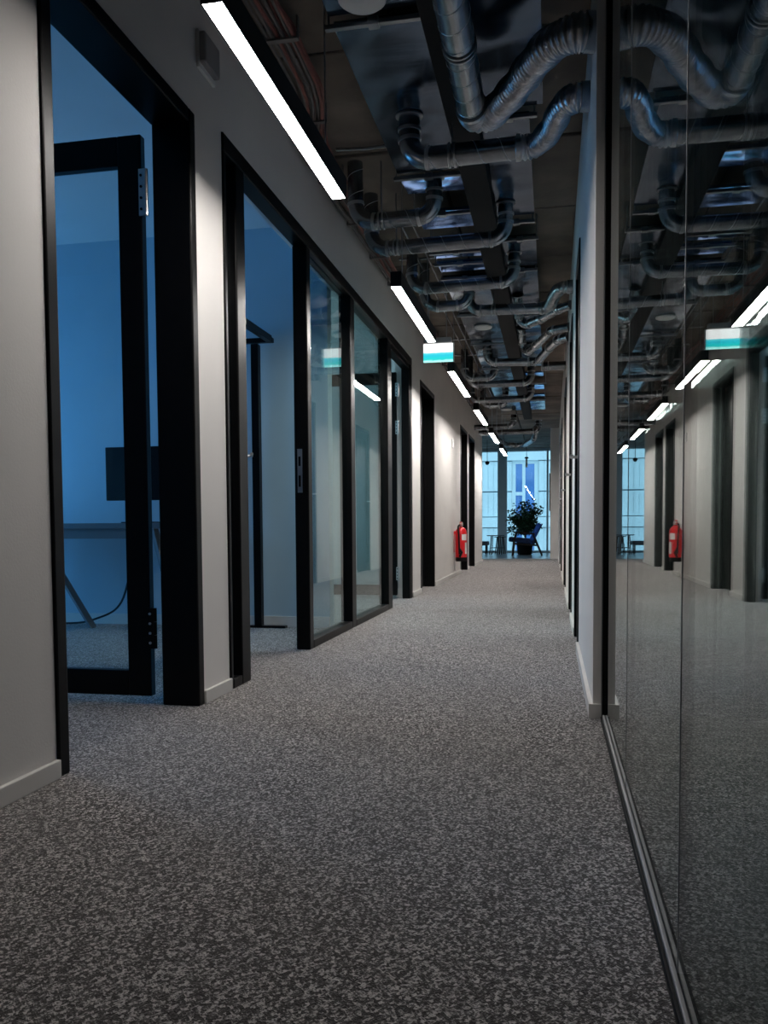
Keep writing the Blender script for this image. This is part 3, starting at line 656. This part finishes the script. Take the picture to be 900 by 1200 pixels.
sp_ = tag(part('wall_panel', 'black', None, [(-0.055, -0.032, 17.9, 18.9, 1.0, 1.78)], bevel=0.004), 'black flat panel on the side of the white wall stub', 'panel')

# armchair, side view facing left
ax, ay = -0.57, 19.1
ar = thing('armchair', (ax, ay, 0), 'blue cushioned armchair with slim dark wooden frame in the lobby', 'armchair')
def rot_box(name, m, parent, c, size, ry, bevel=0.03):
    b = MB().box(-size[0]/2, size[0]/2, -size[1]/2, size[1]/2, -size[2]/2, size[2]/2)
    o = b.build(name, m, None, bevel=bevel); o.parent = parent; o.location = Vector(c)-Vector(world_loc(parent)); o.rotation_euler = (0, ry, 0)
    if bevel: o.modifiers['bevel'].segments = 3
    return o
rot_box('seat', 'navyfab', ar, (ax-0.08, ay, 0.345), (0.60, 0.56, 0.11), math.radians(6))
rot_box('backrest', 'bluefab', ar, (ax+0.20, ay, 0.50), (0.11, 0.56, 0.50), math.radians(25))
for s in (-0.30, 0.30):
    MB().tube([(ax-0.30, ay+s, 0.0), (ax-0.27, ay+s, 0.30), (ax-0.22, ay+s, 0.52)], [0.014, 0.018, 0.016], 8).build('leg', 'wood', ar, smooth=True)
    MB().tube([(ax+0.36, ay+s, 0.0), (ax+0.24, ay+s, 0.28), (ax+0.16, ay+s, 0.50)], [0.014, 0.018, 0.016], 8).build('leg', 'wood', ar, smooth=True)
    MB().tube([(ax-0.27, ay+s, 0.53), (ax, ay+s, 0.51), (ax+0.20, ay+s, 0.49)], [0.016, 0.02, 0.018], 8).build('armrest', 'wood', ar, smooth=True)
    MB().tube([(ax-0.28, ay+s, 0.27), (ax+0.27, ay+s, 0.23)], 0.014, 8).build('side_rail', 'wood', ar, smooth=True)
    MB().tube([(ax+0.12, ay+s*0.8, 0.24), (ax+0.36, ay+s*0.8, 0.72)], 0.014, 8).build('back_post', 'wood', ar, smooth=True)
# side table and stool
def small_table(name, x, y, r, h, mt, lab, cat, splay):
    t = thing(name, (x, y, 0), lab, cat)
    MB().lathe([(0, h-0.02), (r-0.01, h-0.02), (r, h-0.01), (r, h), (0, h)], (x, y, 0), 28).build('top', mt, t, smooth=True)
    for k in range(4):
        a = PI/4+PI/2*k+0.25
        MB().tube([(x+splay*math.cos(a), y+splay*math.sin(a), 0), (x+0.6*r*math.cos(a), y+0.6*r*math.sin(a), h-0.02)], 0.013, 8).build('leg', 'wood', t, smooth=True)
    MB().tube([(x+0.75*splay*math.cos(2*PI*k/20), y+0.75*splay*math.sin(2*PI*k/20), h*0.35) for k in range(21)], 0.007, 6).build('ring', 'wood', t)
small_table('side_table', -1.30, 19.75, 0.21, 0.46, 'grey', 'low round side table with thin dark legs beside the armchair', 'table', 0.17)
small_table('stool', -1.22, 20.25, 0.15, 0.42, 'wood', 'small dark stool standing behind the low round table', 'stool', 0.15)
bn = thing('bench', (-2.1, 20.6, 0), 'low grey bench by the window, mostly hidden by the left wall', 'bench')
part('cushion', 'grey', bn, [(-2.7, -1.53, 20.4, 20.9, 0.20, 0.30)], bevel=0.02)
for x in (-2.65, -1.60):
    for y in (20.44, 20.84): part('leg', 'wood', bn, [(x, x+0.03, y, y+0.03, 0, 0.20)])
# pendants
for k, (x, y, zt) in enumerate(((-1.44, 19.0, 2.13), (-0.56, 19.0, 2.20))):
    p = thing('pendant_lamp', (x, y, zt), ('small dark pendant on a cord left of the window column', 'slim pendant with pale glass tube right of the window column')[k], 'pendant lamp')
    MB().tube([(x, y, zt), (x, y, ZC)], 0.006, 6).build('cord', 'blackmatt', p)
    if k == 0: MB().lathe([(0.0, -0.07), (0.03, -0.06), (0.05, -0.02), (0.045, 0.01), (0.012, 0.02), (0, 0.03)], (x, y, zt), 18).build('shade', 'blackmatt', p, smooth=True)
    else:
        MB().lathe([(0, -0.02), (0.05, -0.01), (0.035, 0.02), (0, 0.03)], (x, y, zt), 18).build('cap', 'blackmatt', p, smooth=True)
        MB().lathe([(0, -0.21), (0.02, -0.21), (0.025, -0.18), (0.022, -0.02), (0, -0.02)], (x, y, zt), 14).build('glass_tube', 'white', p, smooth=True)
# potted ficus
px, py = -0.62, 19.75
pl = thing('potted_tree', (px, py, 0), 'leafy green tree in a dark pot behind the armchair', 'plant')
MB().lathe([(0, 0), (0.15, 0), (0.17, 0.02), (0.19, 0.30), (0.175, 0.30), (0.17, 0.27), (0, 0.27)], (px, py, 0), 24).build('pot', 'blackmatt', pl, smooth=True)
MB().lathe([(0, 0.25), (0.168, 0.25), (0.16, 0.275), (0, 0.28)], (px, py, 0), 20).build('soil', 'bark', pl)
tips = []
tk = MB().tube(spline([(px, py, 0.25), (px+0.02, py, 0.45), (px-0.01, py+0.01, 0.62)], 6), 0.018, 8)
for k in range(40):
    a = random.random()*2*PI; rr = random.uniform(0.10, 0.33); z = random.uniform(0.55, 1.2)
    rr *= max(0.05, math.sin(PI*min(1, max(0.25, (z-0.45)/0.85))))**0.5
    e = Vector((px+rr*math.cos(a), py+rr*math.sin(a), z)); s = Vector((px, py, random.uniform(0.42, 0.62)))
    mid = (s+e)/2+Vector((0, 0, 0.05)); tk.tube([s, mid, e], [0.008, 0.006, 0.003], 5); tips += [mid, e, (mid+e)/2]
tips += [Vector((px-0.33, py-0.1, 0.58)), Vector((px-0.30, py-0.05, 0.62)), Vector((px+0.33, py, 1.0)), Vector((px+0.36, py, 1.02))]
tk.build('trunk', 'bark', pl, smooth=True)
fo = MB()
for tp in tips:
    for q in range(17):
        c = tp+Vector([random.gauss(0, 0.055) for _ in range(3)])
        d = Vector((random.gauss(0, 1), random.gauss(0, 1), random.gauss(-0.2, 0.6))).normalized()
        n_ = d.cross(Vector((random.gauss(0, 1), random.gauss(0, 1), random.gauss(0, 1)))).normalized()
        L, W = random.uniform(0.065, 0.10), random.uniform(0.018, 0.028); u = d.cross(n_)
        i0 = len(fo.v)
        fo.v += [tuple(c), tuple(c+d*L*0.5+n_*W+u*0.006), tuple(c+d*L-u*0.008), tuple(c+d*L*0.5-n_*W+u*0.006)]
        fo.f += [(i0, i0+1, i0+2), (i0, i0+2, i0+3)]
tag(fo.build('foliage', 'leaf', pl), kind='stuff')

# ------------------------------------------------------------------ building across the street
YF = 30.0
fb = thing('facing_building', (-2, YF, -6), 'pale blue clad building filling the view outside the far window', 'building')
part('wall', 'facade2', fb, [(-14, 12, YF+0.25, YF+0.6, -6, 10)])
rows = [(-6, -2.6), (-2.2, 0.62), (1.02, 1.90), (1.93, 3.0), (3.40, 6.2), (6.6, 10)]
bands = [(-2.6, -2.2), (0.64, 1.0), (3.02, 3.38), (6.2, 6.6)]
wins = [(-1.40, -0.47), (-5.2, -4.27), (2.4, 3.33), (-9.0, -8.07), (6.2, 7.13)]
xs = [-14]+[v for a, b in sorted(wins) for v in (a, b)]+[12]
spans = [(xs[i], xs[i+1]) for i in range(0, len(xs), 2)]
def ribbed(x0, x1, z0, z1):
    m = MB().box(x0, x1, YF+0.08, YF+0.25, z0, z1)
    x = x0+0.02
    while x < x1-0.14:
        m.box(x, x+0.17, YF+0.055, YF+0.08, z0, z1); x += 0.19
    return m
for z0, z1 in rows:
    for a, b in spans:
        n = max(1, round((b-a)/1.4))
        for k in range(n):
            u0, u1 = a+(b-a)*k/n+0.008, a+(b-a)*(k+1)/n-0.008
            ribbed(u0, u1, z0+0.008, z1-0.008).build('cladding_panel', 'facade', fb)
for z0, z1 in bands:
    part('band', 'facade', fb, [(-14, 12, YF-0.02, YF+0.25, z0, z1)])
for a, b in wins:
    for z0, z1 in ((-2.2, 0.64), (1.0, 3.02), (3.38, 6.2)):
        wf = part('window', 'facade', fb, [(a, a+0.13, YF+0.14, YF+0.22, z0, z1), (a+0.36, a+0.47, YF+0.14, YF+0.22, z0, z1), (b-0.14, b, YF+0.14, YF+0.22, z0, z1), (a+0.001, b-0.001, YF+0.145, YF+0.215, z1-0.12, z1-0.001), (a+0.13, a+0.36, YF+0.145, YF+0.215, z0+0.78, z0+0.90)])
        part('pane', 'facglass', wf, [(a+0.1, b-0.1, YF+0.18, YF+0.20, z0, z1-0.08)])
tag(part('street', 'farground', None, [(-30, 30, 21.8, 34, -6.1, -6.0)]), 'street surface between the two buildings', 'street', kind='structure')
